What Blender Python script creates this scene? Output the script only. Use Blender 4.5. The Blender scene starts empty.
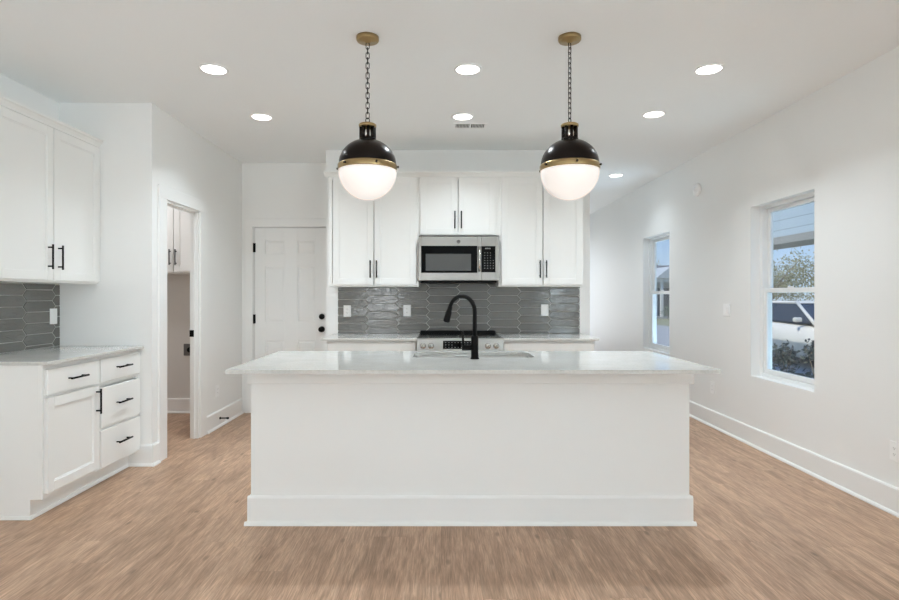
import bpy, bmesh, math, random
from mathutils import Vector, Matrix
random.seed(7)
PI = math.pi
S = bpy.context.scene
COL = S.collection

# ------------------------------------------------------------------ camera
CAM_H = 1.295
cam_d = bpy.data.cameras.new('camera'); cam = bpy.data.objects.new('camera', cam_d); COL.objects.link(cam)
cam.location = (0, 0, CAM_H); cam.rotation_euler = (PI/2, 0, 0)
cam_d.sensor_width = 36.0; cam_d.sensor_fit = 'HORIZONTAL'
cam_d.lens = 36.0*560/899
cam_d.shift_x = 8.5/899; cam_d.shift_y = -4.0/899
cam_d.clip_start = 0.05; cam_d.clip_end = 300
S.camera = cam

# ------------------------------------------------------------------ world, sun, exposure
world = bpy.data.worlds.new('sky'); S.world = world; world.use_nodes = True
wn = world.node_tree.nodes; wl = world.node_tree.links
wtc = wn.new('ShaderNodeTexCoord'); wsp = wn.new('ShaderNodeSeparateXYZ'); wl.new(wtc.outputs['Generated'], wsp.inputs[0])
wrp = wn.new('ShaderNodeValToRGB'); we = wrp.color_ramp.elements
we[0].position = 0.0; we[0].color = (0.62, 0.74, 0.86, 1); we[1].position = 0.55; we[1].color = (0.12, 0.30, 0.72, 1)
wm = we.new(0.10); wm.color = (0.42, 0.63, 0.92, 1)
wl.new(wsp.outputs['Z'], wrp.inputs[0])
wl.new(wrp.outputs[0], wn['Background'].inputs[0]); wn['Background'].inputs[1].default_value = 1.0

sun_d = bpy.data.lights.new('sun', 'SUN'); sun = bpy.data.objects.new('sun', sun_d); COL.objects.link(sun)
sun_d.energy = 3.0; sun_d.angle = 0.009; sun_d.color = (1, 0.95, 0.87)
sun.rotation_euler = Vector((1, 0.5, -1.5)).to_track_quat('-Z', 'Y').to_euler()
sun.location = (-8, -4, 9)

S.view_settings.view_transform = 'Standard'; S.view_settings.look = 'None'
S.view_settings.gamma = 1; S.view_settings.use_curve_mapping = False
S.view_settings.exposure = 0.17
S.cycles.max_bounces = 12; S.cycles.diffuse_bounces = 8; S.cycles.glossy_bounces = 6
S.cycles.transparent_max_bounces = 16

def area(name, loc, target, sx, sy, power, color=(1, 1, 1)):
    d = bpy.data.lights.new(name, 'AREA'); d.shape = 'RECTANGLE'; d.size = sx; d.size_y = sy
    d.energy = power; d.color = color
    o = bpy.data.objects.new(name, d); COL.objects.link(o); o.location = loc
    o.rotation_euler = (Vector(target)-Vector(loc)).to_track_quat('-Z', 'Z').to_euler()
    return o
# daylight at the living-room windows behind the camera, then two added fill lamps
area('daylight_front_window', (-1.6, -4.20, 1.35), (-1.4, 0, 1.6), 0.70, 2.0, 33, (0.97, 0.99, 1))
area('daylight_side_window', (2.98, -1.7, 1.35), (-1.2, -0.6, 1.3), 2.6, 1.5, 155, (0.79, 0.93, 1))
area('left_fill', (-3.15, -1.7, 1.35), (1.2, -0.2, 1.2), 2.6, 1.5, 7, (0.80, 0.91, 1))  # fill from the left, added to even out the room light
area('hall_end_fill', (1.9, 13.2, 1.3), (2.1, 5, 1.5), 1.4, 2.1, 105, (0.95, 0.985, 1))  # fill added beyond the hall to brighten its walls
# lamps added low outside the windows to brighten the ceiling like ground bounce
area('upward_fill_front', (-1.6, -4.80, 0.15), (-1.6, -4.1, 1.65), 1.4, 1.0, 86, (0.74, 0.91, 1))
area('upward_fill_side', (3.42, -1.7, 0.15), (2.75, -1.7, 1.5), 3.0, 1.0, 310, (0.65, 0.82, 1))
area('upward_fill_left', (-3.64, -1.7, 0.15), (-2.97, -1.7, 1.5), 3.0, 1.0, 30, (0.70, 0.87, 1))
area('upward_fill_near', (3.36, 4.465, 0.13), (2.6, 4.465, 1.3), 1.0, 0.6, 15, (0.64, 0.89, 1))
area('upward_fill_far', (3.36, 7.05, 0.13), (2.6, 7.05, 1.3), 1.0, 0.6, 32, (0.62, 0.82, 1))

# ------------------------------------------------------------------ materials
def new_mat(name):
    m = bpy.data.materials.new(name); m.use_nodes = True
    nt = m.node_tree; b = nt.nodes['Principled BSDF']
    return m, nt, b
def lin(c):
    return tuple(((x/255)/12.92 if x/255 <= 0.04045 else ((x/255+0.055)/1.055)**2.4) for x in c)
def node(nt, t, **k):
    n = nt.nodes.new(t)
    for a, v in k.items(): setattr(n, a, v)
    return n
def bump(nt, b, height, strength, dist=0.01):
    bp = node(nt, 'ShaderNodeBump'); bp.inputs['Strength'].default_value = strength; bp.inputs['Distance'].default_value = dist
    nt.links.new(height, bp.inputs['Height']); nt.links.new(bp.outputs[0], b.inputs['Normal'])
def pmat(name, rgb, rough=0.5, metal=0.0, noise=0.0, nscale=40, nbump=0.0, stretch=(1, 1, 1), spec=0.5, emit=0.0, emitc=None):
    m, nt, b = new_mat(name)
    c = lin(rgb)
    b.inputs['Roughness'].default_value = rough; b.inputs['Metallic'].default_value = metal
    b.inputs['Specular IOR Level'].default_value = spec
    tc = node(nt, 'ShaderNodeTexCoord'); mp = node(nt, 'ShaderNodeMapping'); mp.inputs['Scale'].default_value = stretch
    nz = node(nt, 'ShaderNodeTexNoise'); nz.inputs['Scale'].default_value = nscale; nz.inputs['Detail'].default_value = 4
    nt.links.new(tc.outputs['Object'], mp.inputs[0]); nt.links.new(mp.outputs[0], nz.inputs['Vector'])
    mx = node(nt, 'ShaderNodeMix', data_type='RGBA')
    mx.inputs['A'].default_value = (*[x*(1-noise) for x in c], 1); mx.inputs['B'].default_value = (*[min(1, x*(1+noise)) for x in c], 1)
    nt.links.new(nz.outputs['Fac'], mx.inputs['Factor']); nt.links.new(mx.outputs['Result'], b.inputs['Base Color'])
    if nbump: bump(nt, b, nz.outputs['Fac'], nbump, 0.004)
    if emit:
        b.inputs['Emission Color'].default_value = (*lin(emitc or rgb), 1); b.inputs['Emission Strength'].default_value = emit
    return m

M = {}
M['wall'] = pmat('wall_paint', (241, 241, 239), 0.55, noise=0.006, nscale=3, nbump=0.0)
M['ceiling'] = pmat('ceiling_paint', (247, 249, 249), 0.7, noise=0.008, nscale=160, nbump=0.06)
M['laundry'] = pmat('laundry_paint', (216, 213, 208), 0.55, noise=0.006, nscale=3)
M['trim'] = pmat('trim_paint', (242, 242, 240), 0.35, noise=0.004, nscale=5)
M['cab'] = pmat('cabinet_paint', (241, 241, 238), 0.35, noise=0.004, nscale=5)
M['cab_in'] = pmat('cabinet_interior', (205, 190, 170), 0.6, noise=0.03, nscale=8, stretch=(20, 1, 1))
M['black'] = pmat('matte_black', (8, 7, 7), 0.45, noise=0.1, nscale=60, spec=0.14)
M['steel'] = pmat('brushed_steel', (168, 166, 161), 0.3, 1.0, noise=0.05, nscale=30, stretch=(1, 1, 60))
M['steel_h'] = pmat('polished_steel', (205, 203, 198), 0.18, 1.0, noise=0.03, nscale=30)
M['blackglass'] = pmat('black_glass', (5, 5, 5), 0.06, noise=0.1, nscale=10, spec=0.1)
M['cooktop'] = pmat('black_ceramic_glass', (12, 12, 12), 0.12, noise=0.1, nscale=10, spec=0.25)
M['mesh_window'] = pmat('microwave_screen', (74, 74, 72), 0.25, noise=0.25, nscale=900)
M['brass'] = pmat('aged_brass', (172, 148, 106), 0.33, 1.0, noise=0.12, nscale=25)
M['bronze'] = pmat('dark_bronze', (36, 29, 25), 0.27, 0.75, noise=0.1, nscale=20)
M['opal'] = pmat('opal_glass', (250, 246, 243), 0.12, noise=0.003, nscale=6, emit=0.3, emitc=(255, 240, 232))
M['lamp'] = pmat('lit_lens', (255, 255, 255), 0.5, noise=0.0, emit=6.0, emitc=(255, 252, 245))
M['plastic'] = pmat('white_plastic', (249, 249, 248), 0.35, noise=0.004, nscale=9)
M['vinyl'] = pmat('white_vinyl', (240, 241, 240), 0.35, noise=0.004, nscale=9)
M['slot'] = pmat('dark_slot', (60, 60, 58), 0.6, noise=0.05, nscale=50)
M['greymetal'] = pmat('grey_metal', (110, 108, 106), 0.5, 0.4, noise=0.08, nscale=50)
M['marks'] = pmat('pale_marks', (140, 140, 136), 0.5, noise=0.02)
M['ventdark'] = pmat('vent_dark', (72, 72, 70), 0.8, noise=0.05, nscale=50)

def quartz():
    m, nt, b = new_mat('white_quartz')
    tc = node(nt, 'ShaderNodeTexCoord')
    n1 = node(nt, 'ShaderNodeTexNoise'); n1.inputs['Scale'].default_value = 5; n1.inputs['Detail'].default_value = 8; n1.inputs['Distortion'].default_value = 0.6
    n2 = node(nt, 'ShaderNodeTexNoise'); n2.inputs['Scale'].default_value = 90; n2.inputs['Detail'].default_value = 3
    for n in (n1, n2): nt.links.new(tc.outputs['Object'], n.inputs['Vector'])
    r = node(nt, 'ShaderNodeValToRGB'); e = r.color_ramp.elements
    e[0].position = 0.42; e[0].color = (*lin((208, 207, 202)), 1); e[1].position = 0.6; e[1].color = (*lin((214, 213, 208)), 1)
    nt.links.new(n1.outputs['Fac'], r.inputs[0])
    r2 = node(nt, 'ShaderNodeValToRGB'); e = r2.color_ramp.elements
    e[0].position = 0.35; e[0].color = (0.88, 0.88, 0.87, 1); e[1].position = 0.55; e[1].color = (1, 1, 1, 1)
    nt.links.new(n2.outputs['Fac'], r2.inputs[0])
    mx = node(nt, 'ShaderNodeMix', data_type='RGBA', blend_type='MULTIPLY'); mx.inputs['Factor'].default_value = 0.7
    nt.links.new(r.outputs[0], mx.inputs['A']); nt.links.new(r2.outputs[0], mx.inputs['B'])
    nt.links.new(mx.outputs['Result'], b.inputs['Base Color'])
    b.inputs['Roughness'].default_value = 0.05
    return m
M['quartz'] = quartz()

def tile_mat():
    m, nt, b = new_mat('grey_glazed_tile')
    geo = node(nt, 'ShaderNodeNewGeometry'); tc = node(nt, 'ShaderNodeTexCoord')
    mp = node(nt, 'ShaderNodeMapping'); mp.inputs['Scale'].default_value = (10, 10, 34)
    nt.links.new(tc.outputs['Object'], mp.inputs[0])
    nz = node(nt, 'ShaderNodeTexNoise'); nz.inputs['Scale'].default_value = 1.6; nz.inputs['Detail'].default_value = 1; nz.inputs['Distortion'].default_value = 1.0
    addv = node(nt, 'ShaderNodeVectorMath', operation='ADD')
    wnz = node(nt, 'ShaderNodeTexWhiteNoise', noise_dimensions='1D'); nt.links.new(geo.outputs['Random Per Island'], wnz.inputs['W'])
    sc = node(nt, 'ShaderNodeVectorMath', operation='SCALE'); sc.inputs['Scale'].default_value = 20
    nt.links.new(wnz.outputs['Color'], sc.inputs[0]); nt.links.new(mp.outputs[0], addv.inputs[0]); nt.links.new(sc.outputs[0], addv.inputs[1])
    nt.links.new(addv.outputs[0], nz.inputs['Vector'])
    r = node(nt, 'ShaderNodeValToRGB'); e = r.color_ramp.elements
    e[0].position = 0.0; e[0].color = (*lin((97, 96, 91)), 1); e[1].position = 1.0; e[1].color = (*lin((114, 112, 107)), 1)
    nt.links.new(geo.outputs['Random Per Island'], r.inputs[0]); nt.links.new(r.outputs[0], b.inputs['Base Color'])
    b.inputs['Roughness'].default_value = 0.06; b.inputs['Specular IOR Level'].default_value = 0.8
    bump(nt, b, nz.outputs['Fac'], 0.9, 0.0026)
    return m
M['tile'] = tile_mat()
M['grout'] = pmat('pale_grout', (182, 180, 174), 0.8, noise=0.05, nscale=80)

def floor_mat():
    m, nt, b = new_mat('oak_plank_floor')
    L = nt.links
    def math_(op, a=None, bb=None, c=None):
        n = node(nt, 'ShaderNodeMath', operation=op)
        for i, v in enumerate((a, bb, c)):
            if v is None: continue
            if isinstance(v, (int, float)): n.inputs[i].default_value = v
            else: L.new(v, n.inputs[i])
        return n.outputs[0]
    tc = node(nt, 'ShaderNodeTexCoord'); sp = node(nt, 'ShaderNodeSeparateXYZ'); L.new(tc.outputs['Object'], sp.inputs[0])
    W, LN = 0.18, 1.22
    xr = math_('DIVIDE', sp.outputs['X'], W); row = math_('FLOOR', xr); fx = math_('FRACT', xr)
    w1 = node(nt, 'ShaderNodeTexWhiteNoise', noise_dimensions='1D'); L.new(row, w1.inputs['W'])
    yy = math_('ADD', math_('DIVIDE', sp.outputs['Y'], LN), math_('MULTIPLY', w1.outputs['Value'], 7.0))
    idx = math_('FLOOR', yy); fy = math_('FRACT', yy)
    cv = node(nt, 'ShaderNodeCombineXYZ'); L.new(row, cv.inputs[0]); L.new(idx, cv.inputs[1])
    w2 = node(nt, 'ShaderNodeTexWhiteNoise', noise_dimensions='2D'); L.new(cv.outputs[0], w2.inputs['Vector'])
    # grain coordinates: stretched along the board, shifted per board
    gx = math_('ADD', sp.outputs['X'], math_('MULTIPLY', w2.outputs['Value'], 13.0))
    gy = math_('ADD', sp.outputs['Y'], math_('MULTIPLY', w2.outputs['Value'], 31.0))
    g = node(nt, 'ShaderNodeCombineXYZ'); L.new(math_('MULTIPLY', gx, 46.0), g.inputs[0]); L.new(math_('MULTIPLY', gy, 4.2), g.inputs[1])
    n1 = node(nt, 'ShaderNodeTexNoise'); n1.inputs['Scale'].default_value = 1.0; n1.inputs['Detail'].default_value = 7; n1.inputs['Roughness'].default_value = 0.78; n1.inputs['Distortion'].default_value = 0.8
    L.new(g.outputs[0], n1.inputs['Vector'])
    g2 = node(nt, 'ShaderNodeCombineXYZ'); L.new(math_('MULTIPLY', gx, 13.0), g2.inputs[0]); L.new(math_('MULTIPLY', gy, 1.9), g2.inputs[1])
    n2 = node(nt, 'ShaderNodeTexNoise'); n2.inputs['Scale'].default_value = 1.0; n2.inputs['Detail'].default_value = 6; n2.inputs['Distortion'].default_value = 1.2
    L.new(g2.outputs[0], n2.inputs['Vector'])
    r = node(nt, 'ShaderNodeValToRGB'); e = r.color_ramp.elements
    e[0].position = 0.30; e[0].color = (*lin((168, 137, 112)), 1)
    e[1].position = 0.70; e[1].color = (*lin((212, 180, 153)), 1)
    x = e.new(0.5); x.color = (*lin((192, 159, 132)), 1)
    L.new(n1.outputs['Fac'], r.inputs[0])
    r2 = node(nt, 'ShaderNodeValToRGB'); e = r2.color_ramp.elements
    e[0].position = 0.32; e[0].color = (0.70, 0.68, 0.66, 1); e[1].position = 0.66; e[1].color = (1.14, 1.13, 1.13, 1)
    L.new(n2.outputs['Fac'], r2.inputs[0])
    mx = node(nt, 'ShaderNodeMix', data_type='RGBA', blend_type='MULTIPLY'); mx.inputs['Factor'].default_value = 0.8
    L.new(r.outputs[0], mx.inputs['A']); L.new(r2.outputs[0], mx.inputs['B'])
    r3 = node(nt, 'ShaderNodeValToRGB'); e = r3.color_ramp.elements
    e[0].position = 0; e[0].color = (0.90, 0.87, 0.86, 1); e[1].position = 1; e[1].color = (1.05, 1.05, 1.06, 1)
    L.new(w2.outputs['Value'], r3.inputs[0])
    mx2 = node(nt, 'ShaderNodeMix', data_type='RGBA', blend_type='MULTIPLY'); mx2.inputs['Factor'].default_value = 0.8
    L.new(mx.outputs['Result'], mx2.inputs['A']); L.new(r3.outputs[0], mx2.inputs['B'])
    g3 = node(nt, 'ShaderNodeCombineXYZ'); L.new(math_('MULTIPLY', gx, 170.0), g3.inputs[0]); L.new(math_('MULTIPLY', gy, 8.0), g3.inputs[1])
    n3 = node(nt, 'ShaderNodeTexNoise'); n3.inputs['Scale'].default_value = 1.0; n3.inputs['Detail'].default_value = 4; n3.inputs['Distortion'].default_value = 0.5; L.new(g3.outputs[0], n3.inputs['Vector'])
    fg_ = node(nt, 'ShaderNodeMapRange'); L.new(n3.outputs['Fac'], fg_.inputs[0]); fg_.inputs[1].default_value = 0.32; fg_.inputs[2].default_value = 0.66; fg_.inputs[3].default_value = 0.70; fg_.inputs[4].default_value = 1.10
    # knots
    kv = node(nt, 'ShaderNodeCombineXYZ'); L.new(math_('MULTIPLY', gx, 5.0), kv.inputs[0]); L.new(math_('MULTIPLY', gy, 2.1), kv.inputs[1])
    vo = node(nt, 'ShaderNodeTexVoronoi', voronoi_dimensions='2D'); vo.inputs['Scale'].default_value = 0.62; L.new(kv.outputs[0], vo.inputs['Vector'])
    kn = node(nt, 'ShaderNodeMapRange', interpolation_type='SMOOTHSTEP'); L.new(vo.outputs['Distance'], kn.inputs[0])
    kn.inputs[1].default_value = 0.01; kn.inputs[2].default_value = 0.055; kn.inputs[3].default_value = 0.62; kn.inputs[4].default_value = 1.0
    # board seams
    ex = math_('MINIMUM', fx, math_('SUBTRACT', 1.0, fx)); ey = math_('MINIMUM', fy, math_('SUBTRACT', 1.0, fy))
    sx = node(nt, 'ShaderNodeMapRange'); L.new(ex, sx.inputs[0]); sx.inputs[1].default_value = 0.0; sx.inputs[2].default_value = 0.008; sx.inputs[3].default_value = 0.80; sx.inputs[4].default_value = 1
    sy = node(nt, 'ShaderNodeMapRange'); L.new(ey, sy.inputs[0]); sy.inputs[1].default_value = 0.0; sy.inputs[2].default_value = 0.0015; sy.inputs[3].default_value = 0.80; sy.inputs[4].default_value = 1
    k = math_('MULTIPLY', math_('MULTIPLY', math_('MULTIPLY', sx.outputs[0], sy.outputs[0]), kn.outputs[0]), fg_.outputs[0])
    vm = node(nt, 'ShaderNodeVectorMath', operation='SCALE'); L.new(mx2.outputs['Result'], vm.inputs[0]); L.new(k, vm.inputs['Scale'])
    L.new(vm.outputs[0], b.inputs['Base Color'])
    b.inputs['Roughness'].default_value = 0.42; b.inputs['Specular IOR Level'].default_value = 0.35
    bump(nt, b, n1.outputs['Fac'], 0.06, 0.004)
    return m
M['floor'] = floor_mat()

def glass_mat():
    m, nt, b = new_mat('window_glass')
    nt.nodes.remove(b)
    t = node(nt, 'ShaderNodeBsdfTransparent'); t.inputs[0].default_value = (0.93, 0.95, 0.96, 1)
    g = node(nt, 'ShaderNodeBsdfGlossy'); g.inputs['Roughness'].default_value = 0.02
    fr = node(nt, 'ShaderNodeFresnel'); fr.inputs[0].default_value = 1.45
    ge = node(nt, 'ShaderNodeNewGeometry'); ior = node(nt, 'ShaderNodeMapRange')
    ior.inputs[3].default_value = 1.45; ior.inputs[4].default_value = 1/1.45
    nt.links.new(ge.outputs['Backfacing'], ior.inputs[0]); nt.links.new(ior.outputs[0], fr.inputs[0])
    mx = node(nt, 'ShaderNodeMixShader')
    nt.links.new(fr.outputs[0], mx.inputs[0]); nt.links.new(t.outputs[0], mx.inputs[1]); nt.links.new(g.outputs[0], mx.inputs[2])
    nt.links.new(mx.outputs[0], nt.nodes['Material Output'].inputs['Surface'])
    return m
M['glass'] = glass_mat()

def siding_mat(name, rgb):
    m, nt, b = new_mat(name)
    tc = node(nt, 'ShaderNodeTexCoord'); sp = node(nt, 'ShaderNodeSeparateXYZ'); nt.links.new(tc.outputs['Object'], sp.inputs[0])
    d = node(nt, 'ShaderNodeMath', operation='DIVIDE'); nt.links.new(sp.outputs['Z'], d.inputs[0]); d.inputs[1].default_value = 0.15
    f = node(nt, 'ShaderNodeMath', operation='FRACT'); nt.links.new(d.outputs[0], f.inputs[0])
    r = node(nt, 'ShaderNodeMapRange'); nt.links.new(f.outputs[0], r.inputs[0]); r.inputs[1].default_value = 0; r.inputs[2].default_value = 0.1; r.inputs[3].default_value = 0.45; r.inputs[4].default_value = 1
    c = node(nt, 'ShaderNodeRGB'); c.outputs[0].default_value = (*lin(rgb), 1)
    vm = node(nt, 'ShaderNodeVectorMath', operation='SCALE'); nt.links.new(c.outputs[0], vm.inputs[0]); nt.links.new(r.outputs[0], vm.inputs['Scale'])
    nt.links.new(vm.outputs[0], b.inputs['Base Color']); b.inputs['Roughness'].default_value = 0.7
    bump(nt, b, f.outputs[0], 0.5, 0.02)
    return m
M['siding'] = siding_mat('lap_siding', (178, 190, 196))
M['housesiding'] = siding_mat('white_lap_siding', (205, 208, 208))
M['roof'] = pmat('asphalt_shingle', (104, 103, 106), 0.9, noise=0.2, nscale=12)
M['extwhite'] = pmat('exterior_white', (228, 226, 220), 0.6, noise=0.01)
M['soffit'] = pmat('soffit_taupe', (150, 147, 140), 0.7, noise=0.02)
M['grass'] = pmat('winter_grass', (150, 148, 112), 0.95, noise=0.25, nscale=20)
M['concrete'] = pmat('concrete', (176, 176, 174), 0.85, noise=0.08, nscale=8)
M['carpaint'] = pmat('white_car_paint', (232, 226, 214), 0.18, noise=0.003)
M['carglass'] = pmat('car_glass', (48, 52, 60), 0.05, noise=0.05)
M['tyre'] = pmat('tyre_rubber', (34, 34, 36), 0.8, noise=0.1, nscale=40)
M['olive'] = pmat('olive_leaves', (150, 146, 108), 0.9, noise=0.4, nscale=3)
M['bark'] = pmat('pale_bark', (168, 152, 132), 0.9, noise=0.2, nscale=10)
M['evergreen'] = pmat('evergreen_leaves', (66, 74, 66), 0.85, noise=0.4, nscale=6)
M['shrubgreen'] = pmat('green_leaves', (104, 122, 84), 0.85, noise=0.4, nscale=6)

# ------------------------------------------------------------------ mesh helpers
class MB:
    """collects shapes and links them as one mesh object"""
    def __init__(s): s.bm = bmesh.new()
    def box(s, x0, x1, y0, y1, z0, z1, bev=0.0, seg=1):
        x0, x1 = min(x0, x1), max(x0, x1); y0, y1 = min(y0, y1), max(y0, y1); z0, z1 = min(z0, z1), max(z0, z1)
        t = bmesh.new(); bmesh.ops.create_cube(t, size=1)
        for v in t.verts: v.co = Vector(((v.co.x+.5)*(x1-x0)+x0, (v.co.y+.5)*(y1-y0)+y0, (v.co.z+.5)*(z1-z0)+z0))
        if bev: bmesh.ops.bevel(t, geom=t.edges[:], offset=min(bev, (x1-x0)*.45, (y1-y0)*.45, (z1-z0)*.45), segments=seg, affect='EDGES', profile=0.5)
        s._merge(t); return s
    def _merge(s, t, mat_index=0, smooth=False):
        me = bpy.data.meshes.new('t')
        for f in t.faces: f.material_index = mat_index; f.smooth = smooth or f.smooth
        t.to_mesh(me); t.free(); s.bm.from_mesh(me); bpy.data.meshes.remove(me)
    def prism(s, pts, vec, bev=0.0, mi=0, smooth=False):
        t = bmesh.new(); vs = [t.verts.new(p) for p in pts]; f = t.faces.new(vs)
        r = bmesh.ops.extrude_face_region(t, geom=[f])
        bmesh.ops.translate(t, verts=[g for g in r['geom'] if isinstance(g, bmesh.types.BMVert)], vec=Vector(vec))
        bmesh.ops.recalc_face_normals(t, faces=t.faces[:])
        if bev: bmesh.ops.bevel(t, geom=t.edges[:], offset=bev, segments=2, affect='EDGES', profile=0.5)
        s._merge(t, mi, smooth); return s
    def lathe(s, prof, c=(0, 0, 0), n=32, axis='Z', mi=0):
        t = bmesh.new(); rings = []
        for r, h in prof:
            ring = []
            for i in range(n):
                a = 2*PI*i/n; p = (r*math.cos(a), r*math.sin(a), h)
                ring.append(t.verts.new(p))
            rings.append(ring)
        for a, b in zip(rings, rings[1:]):
            for i in range(n): t.faces.new((a[i], a[(i+1) % n], b[(i+1) % n], b[i])).smooth = True
        if prof[0][0] > 1e-6: t.faces.new(rings[0][::-1])
        if prof[-1][0] > 1e-6: t.faces.new(rings[-1])
        bmesh.ops.remove_doubles(t, verts=t.verts[:], dist=1e-6)
        R = {'Z': Matrix.Identity(3), 'Y': Matrix.Rotation(PI/2, 3, 'X'), 'X': Matrix.Rotation(PI/2, 3, 'Y')}[axis]
        for v in t.verts: v.co = R @ v.co + Vector(c)
        bmesh.ops.recalc_face_normals(t, faces=t.faces[:])
        s._merge(t, mi); return s
    def tube(s, pts, r, n=10, closed=False, mi=0):
        pts = [Vector(p) for p in pts]; t = bmesh.new(); rings = []; N = len(pts); up = None
        rr = r if isinstance(r, (list, tuple)) else [r]*N
        for i, p in enumerate(pts):
            a = pts[(i-1) % N] if (closed or i > 0) else p; b = pts[(i+1) % N] if (closed or i < N-1) else p
            d = (b-a).normalized()
            if up is None: up = d.orthogonal().normalized()
            up = (up - d*up.dot(d)).normalized(); sd = d.cross(up)
            rings.append([t.verts.new(p+(up*math.cos(2*PI*k/n)+sd*math.sin(2*PI*k/n))*rr[i]) for k in range(n)])
        pairs = list(zip(rings, rings[1:])) + ([(rings[-1], rings[0])] if closed else [])
        for a, b in pairs:
            for k in range(n): t.faces.new((a[k], a[(k+1) % n], b[(k+1) % n], b[k])).smooth = True
        if not closed: t.faces.new(rings[0][::-1]); t.faces.new(rings[-1])
        bmesh.ops.recalc_face_normals(t, faces=t.faces[:])
        s._merge(t, mi); return s
    def build(s, name, mats, parent=None, origin=(0, 0, 0), loc=None, rotz=0):
        me = bpy.data.meshes.new(name)
        if any(origin): bmesh.ops.translate(s.bm, verts=s.bm.verts[:], vec=-Vector(origin))
        s.bm.to_mesh(me); s.bm.free()
        o = bpy.data.objects.new(name, me); COL.objects.link(o)
        for m in (mats if isinstance(mats, (list, tuple)) else [mats]): me.materials.append(m)
        if parent is not None: o.parent = parent
        else: o.location = loc if loc is not None else origin; o.rotation_euler = (0, 0, rotz)
        return o

def tag(o, label, cat, group=None):
    o['label'] = label; o['category'] = cat
    if group: o['group'] = group
    return o
def thing(name, label, cat, loc=(0, 0, 0), rotz=0, group=None):
    o = bpy.data.objects.new(name, None); COL.objects.link(o); o.empty_display_size = 0.1
    o.location = loc; o.rotation_euler = (0, 0, rotz)
    return tag(o, label, cat, group)
def struct(o):
    o['kind'] = 'structure'; return o
def copy_tree(o, parent=None):
    c = o.copy(); COL.objects.link(c)
    if parent is not None: c.parent = parent
    for ch in list(o.children): copy_tree(ch, c)
    return c
def dup(root, loc, rotz, label, group=None):
    c = copy_tree(root); c.location = loc; c.rotation_euler = (0, 0, rotz); c['label'] = label
    if group: c['group'] = group
    return c

# ------------------------------------------------------------------ room shell
HC = 2.77
XL, XR, XLA = -2.92, 2.70, -2.208          # left wall, right wall, laundry wall
YJ, YK, YB, YE, YF = 4.278, 5.66, 6.21, 11.0, -4.0   # jog, kitchen wall, door wall, hall end, wall behind the camera
struct(MB().box(-4.6, 2.85, -4.15, 11.2, -0.1, 0).build('floor', M['floor']))
struct(MB().box(-4.6, 2.85, -4.15, 11.2, HC, HC+0.12).build('ceiling', M['ceiling']))
OY0, OY1, OZ = 4.487, 5.105, 2.062; WT = 0.07           # laundry opening
m = MB()
m.box(-4.4, XLA, YJ, YJ+0.11, 0, HC)       # jog wall
m.box(XLA-WT, XLA, YJ+0.11, OY0, 0, HC).box(XLA-WT, XLA, OY1, YB, 0, HC).box(XLA-WT, XLA, OY0, OY1, OZ, HC)
struct(m.build('wall_laundry', M['wall']))
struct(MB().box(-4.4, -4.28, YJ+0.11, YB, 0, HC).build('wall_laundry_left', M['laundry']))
DX0, DX1, DZ = -2.078, -1.256, 2.057       # back door opening
m = MB()
m.box(XLA, DX0, YB, YB+0.12, 0, HC).box(DX1, -1.10, YB, YB+0.12, 0, HC).box(DX0, DX1, YB, YB+0.12, DZ, HC)
struct(m.build('wall_back', M['wall']))
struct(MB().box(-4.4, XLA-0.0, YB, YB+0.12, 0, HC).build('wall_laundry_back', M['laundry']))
struct(MB().box(-1.162, 1.505, YK, YE, 0, HC).build('wall_kitchen', M['wall']))
struct(MB().box(1.505, 1.65, YE, YE+0.15, 0, HC).box(2.55, 2.85, YE, YE+0.15, 0, HC).box(1.65, 2.55, YE, YE+0.15, 2.4, HC).box(1.65, 2.55, YE, YE+0.15, 0, .2).build('wall_hall_end', M['wall']))
W1 = (6.62, 7.475, 0.60, 2.06); W2 = (4.05, 4.88, 0.597, 2.07); W3 = (-3.0, -0.4, 0.6, 2.1)
def wall_with_openings(x0, x1, y0, y1, ops):
    m = MB(); y = y0
    for (a, b, c, d) in sorted(ops):
        m.box(x0, x1, y, a, 0, HC).box(x0, x1, a, b, 0, c).box(x0, x1, a, b, d, HC); y = b
    return m.box(x0, x1, y, y1, 0, HC)
W4 = (-3.0, -0.4, 0.6, 2.1)
struct(wall_with_openings(XL-0.12, XL, YF, YJ, [W4]).build('wall_left', M['wall']))
struct(wall_with_openings(XR, XR+0.15, YF, YE, [W1, W2, W3]).build('wall_right', M['wall']))
m = MB(); FW = (-2.1, -1.1, 0.3, 2.4)
m.box(XL-0.12, FW[0], YF-0.15, YF, 0, HC).box(FW[1], XR+0.15, YF-0.15, YF, 0, HC).box(FW[0], FW[1], YF-0.15, YF, 0, FW[2]).box(FW[0], FW[1], YF-0.15, YF, FW[3], HC)
struct(m.build('wall_front', M['wall']))

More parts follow.
